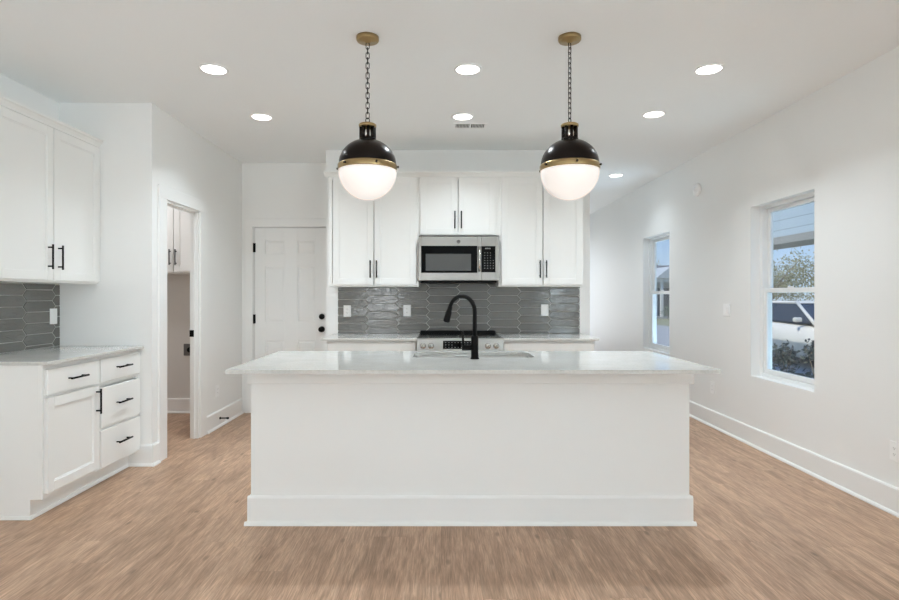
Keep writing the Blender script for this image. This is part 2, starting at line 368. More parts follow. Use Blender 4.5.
# baseboards
def base_run(m, p, q, n, ea=None, eb=None):
    """baseboard with shoe along p-q, n = outward normal; ea / eb: the end turns an outside corner"""
    n = Vector((n[0], n[1], 0)); p = Vector((p[0], p[1], 0)); q = Vector((q[0], q[1], 0)); d = (q-p).normalized()
    board = [(0, 0), (0.016, 0), (0.016, 0.152), (0.010, 0.162), (0, 0.162)]
    shoe = [(0.016, 0), (0.030, 0), (0.030, 0.008), (0.024, 0.018), (0.016, 0.021)]
    for prof, e in ((board, {None: 0, False: 0, True: .016, 'in': 0}), (shoe, {None: 0, False: 0, True: .030, 'in': .016})):
        a = p-d*e[ea]; b = q+d*e[eb]
        m.prism([a+n*w+Vector((0, 0, h)) for w, h in prof], b-a)
m = MB(); base_run(m, (XR, YF), (XR, YE), (-1, 0)); struct(m.build('baseboard_right', M['trim']))
m = MB(); base_run(m, (XLA, YJ), (XLA, OY0-0.130), (1, 0), 'in'); base_run(m, (XLA, OY1+0.145), (XLA, YB-0.03), (1, 0)); struct(m.build('baseboard_laundry', M['trim']))
m = MB(); base_run(m, (-2.384, YJ), (XLA, YJ), (0, -1), False, True); struct(m.build('baseboard_jog', M['trim']))
m = MB(); base_run(m, (XLA-WT, YB), (-4.28, YB), (0, -1)); struct(m.build('baseboard_laundry_back', M['trim']))
m = MB(); base_run(m, (XL, YF), (XL, 3.20), (1, 0)); struct(m.build('baseboard_left', M['trim']))
m = MB(); base_run(m, (1.505, YK), (1.505, YE), (1, 0)); struct(m.build('baseboard_hall', M['trim']))

# laundry opening casing (trim_1) and jamb
m = MB(); cw = 0.130; ct = 0.018
m.box(XLA, XLA+ct, OY0-cw, OY0-0.004, 0, OZ+0.004, .003).box(XLA, XLA+ct, OY1+0.004, OY1+cw+.015, 0, OZ+0.004, .003)
m.box(XLA, XLA+ct, OY0-cw, OY1+cw+.015, OZ+0.004, OZ+0.108, .003)
JX = XLA-WT-.003
m.box(JX, XLA+0.002, OY0, OY0+0.016, 0, OZ).box(JX, XLA+0.002, OY1-0.016, OY1, 0, OZ).box(JX, XLA+0.002, OY0, OY1, OZ-0.016, OZ)
m.box(JX+.028, JX+.046, OY0+0.016, OY0+0.026, 0, OZ-0.016).box(JX+.028, JX+.046, OY1-0.026, OY1-0.016, 0, OZ-0.016).box(JX+.028, JX+.046, OY0+0.016, OY1-0.016, OZ-0.026, OZ-0.016)
t1 = struct(m.build('trim_1', M['trim']))
o = MB().box(JX+.001, JX+.040, OY1-0.029, OY1-0.0255, 0.925, 0.985, .001).build('strike_plate', M['black'], t1); o['label'] = 'black strike plate'
# back door casing (trim_2) + slab (door_1)
m = MB(); cw = 0.093
m.box(DX0-cw, DX0-0.006, YB-ct, YB, 0, DZ+0.005, .003).box(DX1+0.006, DX1+0.09, YB-ct, YB, 0, DZ+0.005, .003).box(DX0-cw, DX1+0.09, YB-ct, YB, DZ+0.005, DZ+cw, .003)
m.box(DX0-0.006, DX0-0.0005, YB-0.002, YB+0.12, 0, DZ)
struct(m.build('trim_2', M['trim']))
m = MB(); ys = YB+0.012; a0, a1 = DX0+0.005, DX1-0.004
zt = DZ-0.006
m.box(a0, a1, ys+0.0125, ys+0.04, 0.006, zt)
cols = ((-1.950, -1.735), (-1.598, -1.394)); rows = ((0.24, 0.80), (1.005, 1.625), (1.76, 1.912))
us = [a0, cols[0][0], cols[0][1], cols[1][0], cols[1][1], a1]
for k in (0, 2, 4): m.box(us[k], us[k+1], ys, ys+0.017, 0.006, zt, .002)
vs = [0.006, rows[0][0], rows[0][1], rows[1][0], rows[1][1], rows[2][0], rows[2][1], zt]
for c0, c1 in cols:
    for k in (0, 2, 4, 6): m.box(c0-.0005, c1+.0005, ys, ys+0.017, vs[k], vs[k+1], .002)
    for r0, r1 in rows:
        i = 0.028
        t = bmesh.new()
        A = [t.verts.new(p) for p in ((c0+.008, ys+.0125, r0+.008), (c1-.008, ys+.0125, r0+.008), (c1-.008, ys+.0125, r1-.008), (c0+.008, ys+.0125, r1-.008))]
        B = [t.verts.new(p) for p in ((c0+i, ys+.005, r0+i), (c1-i, ys+.005, r0+i), (c1-i, ys+.005, r1-i), (c0+i, ys+.005, r1-i))]
        for q in range(4): t.faces.new((A[q], A[(q+1) % 4], B[(q+1) % 4], B[q]))
        t.faces.new(B); bmesh.ops.recalc_face_normals(t, faces=t.faces[:]); m._merge(t)
d1 = struct(m.build('door_1', M['trim']))
for nm, zz in (('deadbolt', 1.066), ('door_knob', 0.926)):
    mm = MB().lathe([(0.033, 0), (0.033, 0.006), (0.028, 0.010), (0.013, 0.012), (0.013, 0.03), (0.026, 0.04), (0.030, 0.052), (0.024, 0.062), (0.0, 0.064)] if nm == 'door_knob' else [(0.032, 0), (0.032, 0.012), (0.027, 0.02), (0.0, 0.021)], (-1.323, ys, zz), 24, 'Y')
    mm.build(nm, M['black'], d1)['label'] = 'black ' + nm.replace('_', ' ')
for zz in (0.25, 1.04, 1.83):
    MB().lathe([(0.0, -0.052), (0.007, -0.05), (0.007, 0.05), (0.0, 0.052)], (DX0+0.002, YB-0.006, zz), 12).box(DX0-0.001, DX0+0.018, YB-0.001, ys+0.002, zz-0.05, zz+0.05).build('hinge', M['black'], d1)['label'] = 'black hinge'

# windows
def ring(m, x0, x1, y0, y1, z0, z1, wy, wt, wb, bev=.003):
    m.box(x0, x1, y0, y0+wy, z0, z1, bev).box(x0, x1, y1-wy, y1, z0, z1, bev).box(x0, x1, y0+wy, y1-wy, z0, z0+wb, bev).box(x0, x1, y0+wy, y1-wy, z1-wt, z1, bev)
def make_window(name, W):
    y0, y1, z0, z1 = W; xi = XR+0.075
    f = MB(); ring(f, xi, XR+0.16, y0, y1, z0, z1, 0.048, 0.026, 0.034)
    fo = struct(f.build(name, M['vinyl']))
    zm = z0+(z1-z0)*0.505
    u = MB(); ring(u, xi+0.040, xi+0.068, y0+0.05, y1-0.05, zm-0.02, z1-0.028, 0.042, 0.03, 0.036); us_ = u.build('upper_sash', M['vinyl'], fo)
    MB().box(xi+0.050, xi+0.056, y0+0.09, y1-0.09, zm+0.014, z1-0.056).build('pane', M['glass'], us_)
    l = MB(); ring(l, xi+0.006, xi+0.036, y0+0.05, y1-0.05, z0+0.036, zm+0.02, 0.045, 0.036, 0.04)
    ls = l.build('lower_sash', M['vinyl'], fo)
    MB().box(xi+0.018, xi+0.024, y0+0.093, y1-0.093, z0+0.074, zm-0.014).build('pane', M['glass'], ls)
    MB().box(xi+0.004, xi+0.022, (y0+y1)/2-0.03, (y0+y1)/2+0.03, zm+0.02, zm+0.032, .003).build('sash_lock', M['vinyl'], ls)
    MB().box(XR+0.002, xi, y0+0.001, y1-0.001, z0-0.004, z0+0.004, .001).build('window_sill', M['trim'], fo)
make_window('window_1', W1); make_window('window_2', W2)
m = MB()
for k in range(3):
    a = W3[0]+k*(W3[1]-W3[0])/3; ring(m, XR+0.06, XR+0.14, a, a+(W3[1]-W3[0])/3, W3[2], W3[3], .05, .04, .05)
struct(m.build('window_3', M['vinyl']))
m = MB()
for k in range(3):
    a = W4[0]+k*(W4[1]-W4[0])/3; ring(m, XL-0.11, XL-0.04, a, a+(W4[1]-W4[0])/3, W4[2], W4[3], .05, .04, .05)
struct(m.build('left_fill_opening', M['vinyl']))  # unseen window frame added for the fill from the left
m = MB(); m.box(1.65, 1.71, YE+.04, YE+.1, .2, 2.4).box(2.49, 2.55, YE+.04, YE+.1, .2, 2.4).box(1.71, 2.49, YE+.04, YE+.1, .2, .3).box(1.71, 2.49, YE+.04, YE+.1, 2.3, 2.4)
struct(m.build('hall_fill_opening', M['vinyl']))  # unseen frame added where the hall fill shines in
m = MB()
for k in range(2):
    a = FW[0]+k*(FW[1]-FW[0])/2; b = a+(FW[1]-FW[0])/2
    m.box(a, a+.05, YF-.1, YF-.03, FW[2], FW[3]).box(b-.05, b, YF-.1, YF-.03, FW[2], FW[3]).box(a+.05, b-.05, YF-.1, YF-.03, FW[2], FW[2]+.06).box(a+.05, b-.05, YF-.1, YF-.03, FW[3]-.05, FW[3])
struct(m.build('window_4', M['vinyl']))
# unseen slab added to keep sun off the front windows, and the house roof
struct(MB().box(-3.2, 3.2, -7.6, -4.15, 2.9, 3.05).box(-3.1, -2.9, -7.5, -7.3, -0.25, 2.9).box(2.9, 3.1, -7.5, -7.3, -0.25, 2.9).build('front_sun_blocker', M['extwhite']))
m = MB().box(-4.9, 3.15, -4.2, 11.4, 2.92, 3.02)
struct(m.build('roof', M['roof']))

# ------------------------------------------------------------------ cabinets
class FaceY:   # run against a wall at y = base, facing -Y ; u = X
    def __init__(s, base): s.base = base
    def P(s, u, v, w): return Vector((u, s.base-w, v))
class FaceYp:  # facing +Y
    def __init__(s, base): s.base = base
    def P(s, u, v, w): return Vector((u, s.base+w, v))
class FaceX:   # run against a wall at x = base, facing +X ; u = Y
    def __init__(s, base): s.base = base
    def P(s, u, v, w): return Vector((s.base+w, u, v))
def fbox(m, F, u0, u1, v0, v1, w0, w1, bev=0.0):
    a = F.P(u0, v0, w0); b = F.P(u1, v1, w1); m.box(a.x, b.x, a.y, b.y, a.z, b.z, bev); return m
def shaker(m, F, u0, u1, v0, v1, w0, th=0.02, st=0.058):
    fbox(m, F, u0, u0+st, v0, v1, w0, w0+th, .0015); fbox(m, F, u1-st, u1, v0, v1, w0, w0+th, .0015)
    fbox(m, F, u0+st, u1-st, v0, v0+st, w0, w0+th, .0015); fbox(m, F, u0+st, u1-st, v1-st, v1, w0, w0+th, .0015)
    fbox(m, F, u0+st-.004, u1-st+.004, v0+st-.004, v1-st+.004, w0+.001, w0+th-.010)
    # small inner bead
    i = st; b = 0.007
    for (a0, a1, b0, b1) in ((u0+i, u0+i+b, v0+i, v1-i), (u1-i-b, u1-i, v0+i, v1-i), (u0+i+b, u1-i-b, v0+i, v0+i+b), (u0+i+b, u1-i-b, v1-i-b, v1-i)):
        fbox(m, F, a0, a1, b0, b1, w0+.005, w0+th-.005)
def pull(F, u, v, w, vertical, ln=0.165):
    m = MB(); h = ln/2; so = 0.032
    d = (0, 1) if vertical else (1, 0)
    m.tube([F.P(u-d[0]*h, v-d[1]*h, w+so), F.P(u+d[0]*h, v+d[1]*h, w+so)], 0.0062, 10)
    for s in (-1, 1):
        q = s*h*0.76; m.tube([F.P(u+d[0]*q, v+d[1]*q, w), F.P(u+d[0]*q, v+d[1]*q, w+so)], 0.0052, 8)
    return m
def crown(m, F, u0, u1, wf, z0, e0, e1):
    prof = [(0, 0), (.010, 0), (.014, .012), (.026, .030), (.038, .038), (.040, .052), (0, .052)]
    a = u0-(.040 if e0 else 0); b = u1+(.040 if e1 else 0)
    m.prism([F.P(a, z0+v, wf+w) for w, v in prof], F.P(b, 0, 0)-F.P(a, 0, 0))
    if e0: m.prism([F.P(u0-w, z0+v, 0) for w, v in prof], F.P(0, 0, wf)-F.P(0, 0, 0))
    if e1: m.prism([F.P(u1+w, z0+v, 0) for w, v in prof], F.P(0, 0, wf)-F.P(0, 0, 0))
def cabinet(name, label, F, u0, u1, z0, z1, depth, doors=(), drawers=(), crn=None, toe=0.0, wall_gap=0.002, group=None, cat='cabinet', shoe=False, side0=False):
    base = F.P((u0+u1)/2, 0 if toe else z0, depth/2)
    root = thing(name, label, cat, base, 0, group); og = base
    m = MB()
    zb = z0+toe
    t = 0.018
    fbox(m, F, u0, u0+t, zb, z1, wall_gap, depth-.02); fbox(m, F, u1-t, u1, zb, z1, wall_gap, depth-.02)
    fbox(m, F, u0+t, u1-t, zb, zb+t, wall_gap, depth-.02); fbox(m, F, u0+t, u1-t, z1-t, z1, wall_gap, depth-.02); fbox(m, F, u0+t, u1-t, zb+t, z1-t, wall_gap, wall_gap+.008)
    # face frame
    fs = 0.036
    fbox(m, F, u0, u0+fs, zb, z1, depth-.02, depth, .001); fbox(m, F, u1-fs, u1, zb, z1, depth-.02, depth, .001)
    fbox(m, F, u0+fs, u1-fs, zb, zb+fs, depth-.02, depth); fbox(m, F, u0+fs, u1-fs, z1-fs, z1, depth-.02, depth)
    for (a, b, c, d, *_) in list(drawers):
        if c-fs > zb+.02: fbox(m, F, u0+fs, u1-fs, c-.024, c+.008, depth-.02, depth)
    fbox(m, F, u0+t, u1-t, zb+t, z1-t, depth-.03, depth-.024)
    body = m.build('body', M['cab'], root, og)
    if toe:
        m = MB(); fbox(m, F, u0, u1, z0, zb, wall_gap, depth-.07)
        if shoe:
            prof = [(0, 0), (.014, 0), (.014, .006), (.008, .018), (0, .02)]
            m.prism([F.P(u0, z0+v, depth-.07+w) for w, v in prof], F.P(u1, 0, 0)-F.P(u0, 0, 0))
            if side0: m.prism([F.P(u0-w, z0+v, 0.002) for w, v in prof], F.P(0, 0, depth-.07+.014)-F.P(0, 0, 0.002))
        m.build('toe_kick', M['cab'], root, og)
    for (a, b, c, d, hs) in doors:
        m = MB(); shaker(m, F, a, b, c, d, depth+.001); do = m.build('door', M['cab'], root, og)
        if hs: pull(F, hs[0], hs[1], depth+.021, True).build('handle', M['black'], do, og)['label'] = 'black bar handle'
    for (a, b, c, d, hs) in drawers:
        m = MB(); fbox(m, F, a, b, c, d, depth+.001, depth+.021, .003); do = m.build('drawer', M['cab'], root, og)
        if hs: pull(F, hs[0], hs[1], depth+.021, False).build('handle', M['black'], do, og)['label'] = 'black bar handle'
    if crn:
        m = MB(); crown(m, F, u0, u1, depth, z1-.006, *crn); m.build('crown_molding', M['cab'], root, og)
    return root

FL, FK = FaceX(XL), FaceY(YK)
ZU0, ZU1 = 1.384, 2.434
# left wall
cabinet('wall_cabinet', 'white double door wall cabinet above the left counter, cut by the photo edge', FL, 3.243, 4.277, ZU0, ZU1, .30,
        doors=[(3.256, 3.756, ZU0+.016, ZU1-.014, (3.706, 1.555)), (3.764, 4.266, ZU0+.016, ZU1-.014, (3.803, 1.555))], crn=(0, 0))
cabinet('base_cabinet', 'white base cabinet with one drawer over one door, left of the drawer stack', FL, 3.247, 3.767, 0, .893, .608,
        doors=[(3.262, 3.756, .141, .697, (3.722, .595))], drawers=[(3.262, 3.756, .712, .866, (3.510, .790))], toe=.113, shoe=True, side0=True)
cabinet('drawer_cabinet', 'white base cabinet with a stack of three drawers, beside the laundry doorway', FL, 3.768, 4.277, 0, .893, .608,
        drawers=[(3.779, 4.270, .710, .868, (4.02, .795)), (3.779, 4.270, .402, .672, (4.02, .545)), (3.779, 4.270, .128, .383, (4.02, .265))], toe=.113, shoe=True)
tag(MB().box(XL+.002, XL+.650, 3.230, YJ-.001, .8945, .915, .002).build('countertop', M['quartz'], None, (XL+.32, 3.76, .8945)),
    'short white quartz countertop on the left wall cabinets', 'countertop')
# kitchen wall, above
KX0, KX1 = -.211, .549
hz = 1.549
cabinet('wall_cabinet', 'tall white double door wall cabinet left of the microwave', FK, -1.071, KX0-.001, ZU0, ZU1, .33, wall_gap=.0115,
        doors=[(-1.024, -.640, ZU0+.018, ZU1-.012, (-.668, hz)), (-.632, -.236, ZU0+.018, ZU1-.012, (-.608, hz))], crn=(1, 0))
cabinet('wall_cabinet', 'short white double door wall cabinet directly above the microwave', FK, KX0, KX1, 1.866, ZU1, .33, wall_gap=.0115,
        doors=[(-.196, .158, 1.876, ZU1-.012, (.131, 2.015)), (.168, .520, 1.876, ZU1-.012, (.192, 2.015))], crn=(0, 0))
cabinet('wall_cabinet', 'tall white double door wall cabinet right of the microwave', FK, KX1+.001, 1.353, ZU0, ZU1, .33, wall_gap=.0115,
        doors=[(.574, .963, ZU0+.018, ZU1-.012, (.936, hz)), (.971, 1.340, ZU0+.018, ZU1-.012, (.996, hz))], crn=(0, 1))
# kitchen wall, below
cabinet('base_cabinet', 'white base cabinet against the tiled wall, left of the range', FK, -1.036, KX0-.006, 0, .893, .60,
        doors=[(-1.024, -.632, .13, .69, (-.665, .60)), (-.624, -.228, .13, .69, (-.592, .60))], drawers=[(-1.024, -.228, .712, .872, None)], toe=.1)
cabinet('base_cabinet', 'white base cabinet against the tiled wall, right of the range', FK, KX1+.006, 1.387, 0, .893, .60,
        doors=[(.567, .966, .13, .69, (.933, .60)), (.974, 1.375, .13, .69, (1.008, .60))], drawers=[(.567, 1.375, .712, .872, None)], toe=.1)
tag(MB().box(-1.08, KX0-.004, YK-.648, YK-.002, .8945, .915, .002).build('countertop', M['quartz'], None, (-.65, YK-.32, .8945)),
    'white quartz countertop left of the range', 'countertop')
tag(MB().box(KX1+.004, 1.417, YK-.648, YK-.002, .8945, .915, .002).build('countertop', M['quartz'], None, (.98, YK-.32, .8945)),
    'white quartz countertop right of the range', 'countertop')
# laundry
FB = FaceY(YB)
cabinet('wall_cabinet', 'white wall cabinet seen through the laundry doorway', FB, -3.25, -2.34, 1.535, 2.46, .33,
        doors=[(-3.235, -2.803, 1.55, 2.445, (-2.83, 1.70)), (-2.795, -2.36, 1.55, 2.445, (-2.768, 1.70))])

# ------------------------------------------------------------------ tiled backsplashes
def backsplash(name, label, F, u0, u1, v0, v1, ub, vb, pitch=.307, row=.0795, tip=.036, g=.0028):
    bm = bmesh.new()
    a = (pitch-tip)/2-g*.4; b = (pitch+tip)/2-g*.8; h = row/2-g/2
    k0 = int(math.floor((u0-ub)/pitch))-1; k1 = int(math.ceil((u1-ub)/pitch))+1
    for k in range(k0, k1):
        uc = ub+(k+.5)*pitch
        off = 0 if k % 2 == 0 else row/2
        r0 = int(math.floor((v0-vb)/row))-2; r1 = int(math.ceil((v1-vb)/row))+2
        for r in range(r0, r1):
            vc = vb+(r+.5)*row+off
            hexa = [(-b, 0), (-a, -h), (a, -h), (b, 0), (a, h), (-a, h)]
            tu, tv = random.uniform(-.006, .006), random.uniform(-.012, .012)
            lo, hi = [], []
            for (x, y) in hexa: lo.append(bm.verts.new((uc+x, vc+y, .002)))
            for (x, y) in hexa:
                sx = (abs(x)-.003)/abs(x) if abs(x) > 1e-6 else 1; sy = (abs(y)-.002)/abs(y) if abs(y) > 1e-6 else 1
                hi.append(bm.verts.new((uc+x*sx, vc+y*sy, .0085+x*tu+y*tv)))
            bm.faces.new(hi)
            for i in range(6): bm.faces.new((lo[i], lo[(i+1) % 6], hi[(i+1) % 6], hi[i]))
    for co, no in (((u0, 0, 0), (-1, 0, 0)), ((u1, 0, 0), (1, 0, 0)), ((0, v0, 0), (0, -1, 0)), ((0, v1, 0), (0, 1, 0))):
        bmesh.ops.bisect_plane(bm, geom=bm.verts[:]+bm.edges[:]+bm.faces[:], plane_co=co, plane_no=no, clear_outer=True)
    n = len(bm.faces)
    for f in bm.faces: f.material_index = 0
    q = [bm.verts.new(p) for p in ((u0, v0, .0055), (u1, v0, .0055), (u1, v1, .0055), (u0, v1, .0055))]
    q2 = [bm.verts.new(p) for p in ((u0, v0, .001), (u1, v0, .001), (u1, v1, .001), (u0, v1, .001))]
    fs = [bm.faces.new(q), bm.faces.new(q2[::-1])]+[bm.faces.new((q[i], q2[i], q2[(i+1) % 4], q[(i+1) % 4])) for i in range(4)]
    for f in fs: f.material_index = 1
    for v in bm.verts: v.co = F.P(*v.co)
    bmesh.ops.recalc_face_normals(bm, faces=bm.faces[:])
    m = MB(); m.bm.free(); m.bm = bm
    o = m.build(name, [M['tile'], M['grout']], None, F.P((u0+u1)/2, v0, 0))
    return tag(o, label, 'backsplash')
backsplash('tile_backsplash', 'wide grey picket tile backsplash behind the range', FK, -1.04, 1.399, .917, 1.455, .175, 1.26)
backsplash('tile_backsplash', 'small grey picket tile backsplash above the left counter', FL, 3.19, YJ-.002, .917, ZU0-.001, 3.916, .94, pitch=.300, row=.080)

# ------------------------------------------------------------------ island
IX0, IX1, IY0, IY1 = -1.079, 1.410, 3.18, 3.82
og = Vector(((IX0+IX1)/2, (IY0+IY1)/2, 0))
isl = thing('kitchen_island', 'long white panelled kitchen island in the middle of the floor', 'kitchen island', og)
m = MB()
m.box(IX0, IX1, IY0, IY0+.018, 0, .893).box(IX0, IX0+.018, IY0+.018, IY1, 0, .893).box(IX1-.018, IX1, IY0+.018, IY1, 0, .893)
m.box(IX0+.018, IX1-.018, IY0+.018, IY1-.02, .10, .118).box(IX0+.018, IX1-.018, IY1-.07, IY1-.055, 0, .10)
m.build('body', M['cab'], isl, og)
m = MB(); e = .019
m.box(IX0-e, IX1+e, IY0-e, IY0-.0005, .798, .893, .002).box(IX0-e, IX0-.0005, IY0, IY1, .798, .893, .002).box(IX1+.0005, IX1+e, IY0, IY1, .798, .893, .002)
m.build('top_trim', M['cab'], isl, og)
m = MB(); base_run(m, (IX0, IY0), (IX1, IY0), (0, -1), True, True); base_run(m, (IX0, IY0), (IX0, IY1), (-1, 0), 'in'); base_run(m, (IX1, IY0), (IX1, IY1), (1, 0), 'in')
m.build('baseboard', M['cab'], isl, og)
FI = FaceYp(IY1-.02)
m = MB(); fbox(m, FI, IX0+.018, IX1-.018, .118, .893, -.01, .0)
m.build('back_panel', M['cab'], isl, og)
edges = [IX0+.03, -.63, -.19, .205, .60, 1.0, IX1-.03]
for a, b in zip(edges, edges[1:]):
    m = MB(); shaker(m, FI, a+.004, b-.004, .13, .87, .001); do = m.build('door', M['cab'], isl, og)
    pull(FI, b-.04, .76, .021, True).build('handle', M['black'], do, og)['label'] = 'black bar handle'

SX0, SX1, SY0, SY1 = -.175, .584, 3.455, 3.785
def rrect(x0, x1, y0, y1, r, n=6):
    out = []
    for (cx, cy, a0) in ((x1-r, y1-r, 0), (x0+r, y1-r, PI/2), (x0+r, y0+r, PI), (x1-r, y0+r, 1.5*PI)):
        for i in range(n+1):
            a = a0+i*PI/2/n; out.append((cx+r*math.cos(a), cy+r*math.sin(a)))
    return out
def slab_with_hole(outer, hole, z0, z1):
    bm = bmesh.new(); loops = []
    for lp in (outer, hole):
        vs = [bm.verts.new((x, y, z1)) for x, y in lp]; loops.append(vs)
    es = []
    for vs in loops:
        for i in range(len(vs)): es.append(bm.edges.new((vs[i], vs[(i+1) % len(vs)])))
    bmesh.ops.triangle_fill(bm, use_beauty=True, edges=es)
    r = bmesh.ops.extrude_face_region(bm, geom=bm.faces[:])
    bmesh.ops.translate(bm, verts=[g for g in r['geom'] if isinstance(g, bmesh.types.BMVert)], vec=(0, 0, z0-z1))
    bmesh.ops.recalc_face_normals(bm, faces=bm.faces[:])
    return bm
m = MB(); m.bm.free()
m.bm = slab_with_hole(rrect(-1.111, 1.439, 2.876, 3.860, .004, 2), rrect(SX0, SX1, SY0, SY1, .05), .8945, .915)
tag(m.build('countertop', M['quartz'], None, (.165, 3.37, .8945)), 'large white quartz countertop overhanging the island', 'countertop')
# sink basin
bm = bmesh.new()
prof = [(rrect(SX0-.012, SX1+.012, SY0-.012, SY1+.012, .06), .8925), (rrect(SX0-.002, SX1+.002, SY0-.002, SY1+.002, .052), .8925), (rrect(SX0, SX1, SY0, SY1, .05), .885), (rrect(SX0+.01, SX1-.01, SY0+.01, SY1-.01, .05), .70), (rrect(SX0+.03, SX1-.03, SY0+.03, SY1-.03, .05), .68)]
lps = [[bm.verts.new((x, y, z)) for x, y in lp] for lp, z in prof]
for A, B in zip(lps, lps[1:]):
    for i in range(len(A)): bm.faces.new((A[i], A[(i+1) % len(A)], B[(i+1) % len(A)], B[i])).smooth = True
bm.faces.new(lps[-1])
bmesh.ops.recalc_face_normals(bm, faces=bm.faces[:])
bmesh.ops.solidify(bm, geom=bm.faces[:], thickness=-.0015)
sog = Vector(((SX0+SX1)/2, (SY0+SY1)/2, .68))
sk = thing('sink', 'stainless steel undermount sink in the island countertop', 'sink', sog)
m = MB(); m.bm.free(); m.bm = bm; m.build('basin', M['steel'], sk, sog)
MB().lathe([(.045, 0), (.043, .003), (.03, .003), (.022, -.001), (0, -.001)], (sog.x, sog.y, .681), 24).build('drain', M['steel_h'], sk, sog)

# faucet
fx, fy = .204, 3.385
fg = Vector((fx, fy, .915))
fa = thing('kitchen_faucet', 'matte black gooseneck faucet standing behind the island sink', 'faucet', fg)
MB().lathe([(.027, 0), (.027, .006), (.0225, .010), (.0225, .135), (.020, .14), (.0, .14)], fg, 24).build('base', M['black'], fa, fg)
dirv = Vector((-.80, .60, 0)).normalized(); R = .094
pts = [fg+Vector((0, 0, .12)), fg+Vector((0, 0, .20)), fg+Vector((0, 0, .255))]
cz = .285
for i in range(0, 17):
    a = PI*i/16*0.93
    pts.append(fg+dirv*(R-R*math.cos(a))+Vector((0, 0, cz+R*math.sin(a))))
MB().tube(pts, .0125, 14).build('neck', M['black'], fa, fg)
p = pts[-1]; dd = (pts[-1]-pts[-2]).normalized()
MB().tube([p-dd*.01, p+dd*.015, p+dd*.03, p+dd*.085, p+dd*.092], [.0135, .015, .019, .021, .017], 14).build('spray_head', M['black'], fa, fg)
mm = MB().tube([fg+Vector((-.015, 0, .068)), fg+Vector((-.078, 0, .068))], .017, 14).tube([fg+Vector((-.070, 0, .072)), fg+Vector((-.072, -.004, .165))], [.0085, .007], 10)
mm.build('lever_handle', M['black'], fa, fg)

# ------------------------------------------------------------------ microwave
mg = Vector(((KX0+KX1)/2, YK-.2, 1.44))
mw = thing('microwave', 'stainless over the range microwave under the short cabinet', 'microwave', mg)
mx0, mx1, mz0, mz1 = KX0+.002, KX1-.002, 1.440, 1.8645
yf = YK-.375                     # front of the case
MB().box(mx0, mx1, yf, YK-.012, mz0, mz1, .003).build('case', M['greymetal'], mw, mg)
MB().box(mx0+.02, mx1-.02, yf+.01, YK-.03, mz0-.02, mz0-.0005, .004).build('underside', M['black'], mw, mg)['label'] = 'black underside'
px = lambda x: (x-441)/106.2    # reference columns on the front face
pz = lambda y: CAM_H+(296-y)/106.2
yd = yf-.028
m = MB(); dx1 = px(481.2)
wx0, wx1, wz0, wz1 = px(421.3), px(477.2), pz(272.8), pz(246)
m.box(mx0, wx0, yd, yf-.0005, mz0+.002, mz1-.012, .002).box(wx1, dx1, yd, yf-.0005, mz0+.002, mz1-.012, .002).box(wx0, wx1, yd, yf-.0005, mz0+.002, wz0, .002).box(wx0, wx1, yd, yf-.0005, wz1, mz1-.012, .002)
dr = m.build('door', M['steel'], mw, mg)
MB().box(wx0-.001, wx1+.001, yd+.003, yf-.001, wz0-.001, wz1+.001).build('door_glass', M['blackglass'], dr, mg)['label'] = 'black glass surround'
MB().box(px(425.8), px(471), yd+.0015, yd+.0028, pz(270.7), pz(254)).build('door_window', M['mesh_window'], dr, mg)['label'] = 'grey mesh window'
m = MB(); hx = px(479.2); m.tube([(hx, yd-.03, pz(272)), (hx, yd-.033, pz(259)), (hx, yd-.03, pz(247))], .011, 14)
for zz in (pz(270), pz(249)): m.tube([(hx, yd+.001, zz), (hx, yd-.03, zz)], .008, 10)
m.build('handle', M['steel_h'], dr, mg)['label'] = 'polished steel handle'
m = MB(); cx0, cx1 = px(481.4), mx1
kx0, kx1, kz0, kz1 = px(480.8), px(495.2), pz(272.3), pz(246.3)
m.box(kx1, cx1, yd, yf-.0005, mz0+.002, mz1-.012, .002).box(cx0, kx1, yd, yf-.0005, mz0+.002, kz0, .002).box(cx0, kx1, yd, yf-.0005, kz1, mz1-.012, .002)
cp = m.build('control_panel', M['steel'], mw, mg)
MB().box(cx0+.0005, kx1+.001, yd+.002, yf-.001, kz0-.001, kz1+.001).build('keypad', M['blackglass'], cp, mg)['label'] = 'black glass keypad'
m = MB()
def marks(m, x, z, w, h, y): m.box(x-w/2, x+w/2, y-.0008, y+.001, z-h/2, z+h/2)
for i in range(5): marks(m, px(485.5)+i*.0105, pz(248.6), .007, .012, yd+.002)
m.build('clock_digits', M['marks'], cp, mg); m = MB()
for r in range(7):
    for c in range(4):
        if r < 3 and c == 3: continue
        marks(m, px(484.6)+c*.027, pz(253+r*2.55), .009, .0045 if r < 4 else .0065, yd+.002)
m.build('key_marks', M['marks'], cp, mg)
m = MB().lathe([(.0175, 0), (.0175, .002), (.0155, .0025), (.0155, .0012), (0, .0012)], (px(458.5), yd, pz(241.8)), 28, 'Y')
for s in (-1, 1):   # the small looped script inside the round emblem
    m.tube([(px(458.5)+s*.0045+.0042*math.cos(a), yd-.0018, pz(241.8)+.0065*math.sin(a)) for a in [i*2*PI/14 for i in range(14)]], .0009, 6, True)
m.tube([(px(458.5)-.009, yd-.0018, pz(241.8)-.001), (px(458.5), yd-.0018, pz(241.8)+.0012), (px(458.5)+.009, yd-.0018, pz(241.8)-.001)], .0009, 6)
m.build('emblem', M['greymetal'], dr, mg)['label'] = 'small round grey emblem'
MB().box(mx0, mx1, yd+.004, yf-.0005, mz1-.010, mz1, .001).build('vent_grille', M['greymetal'], mw, mg)

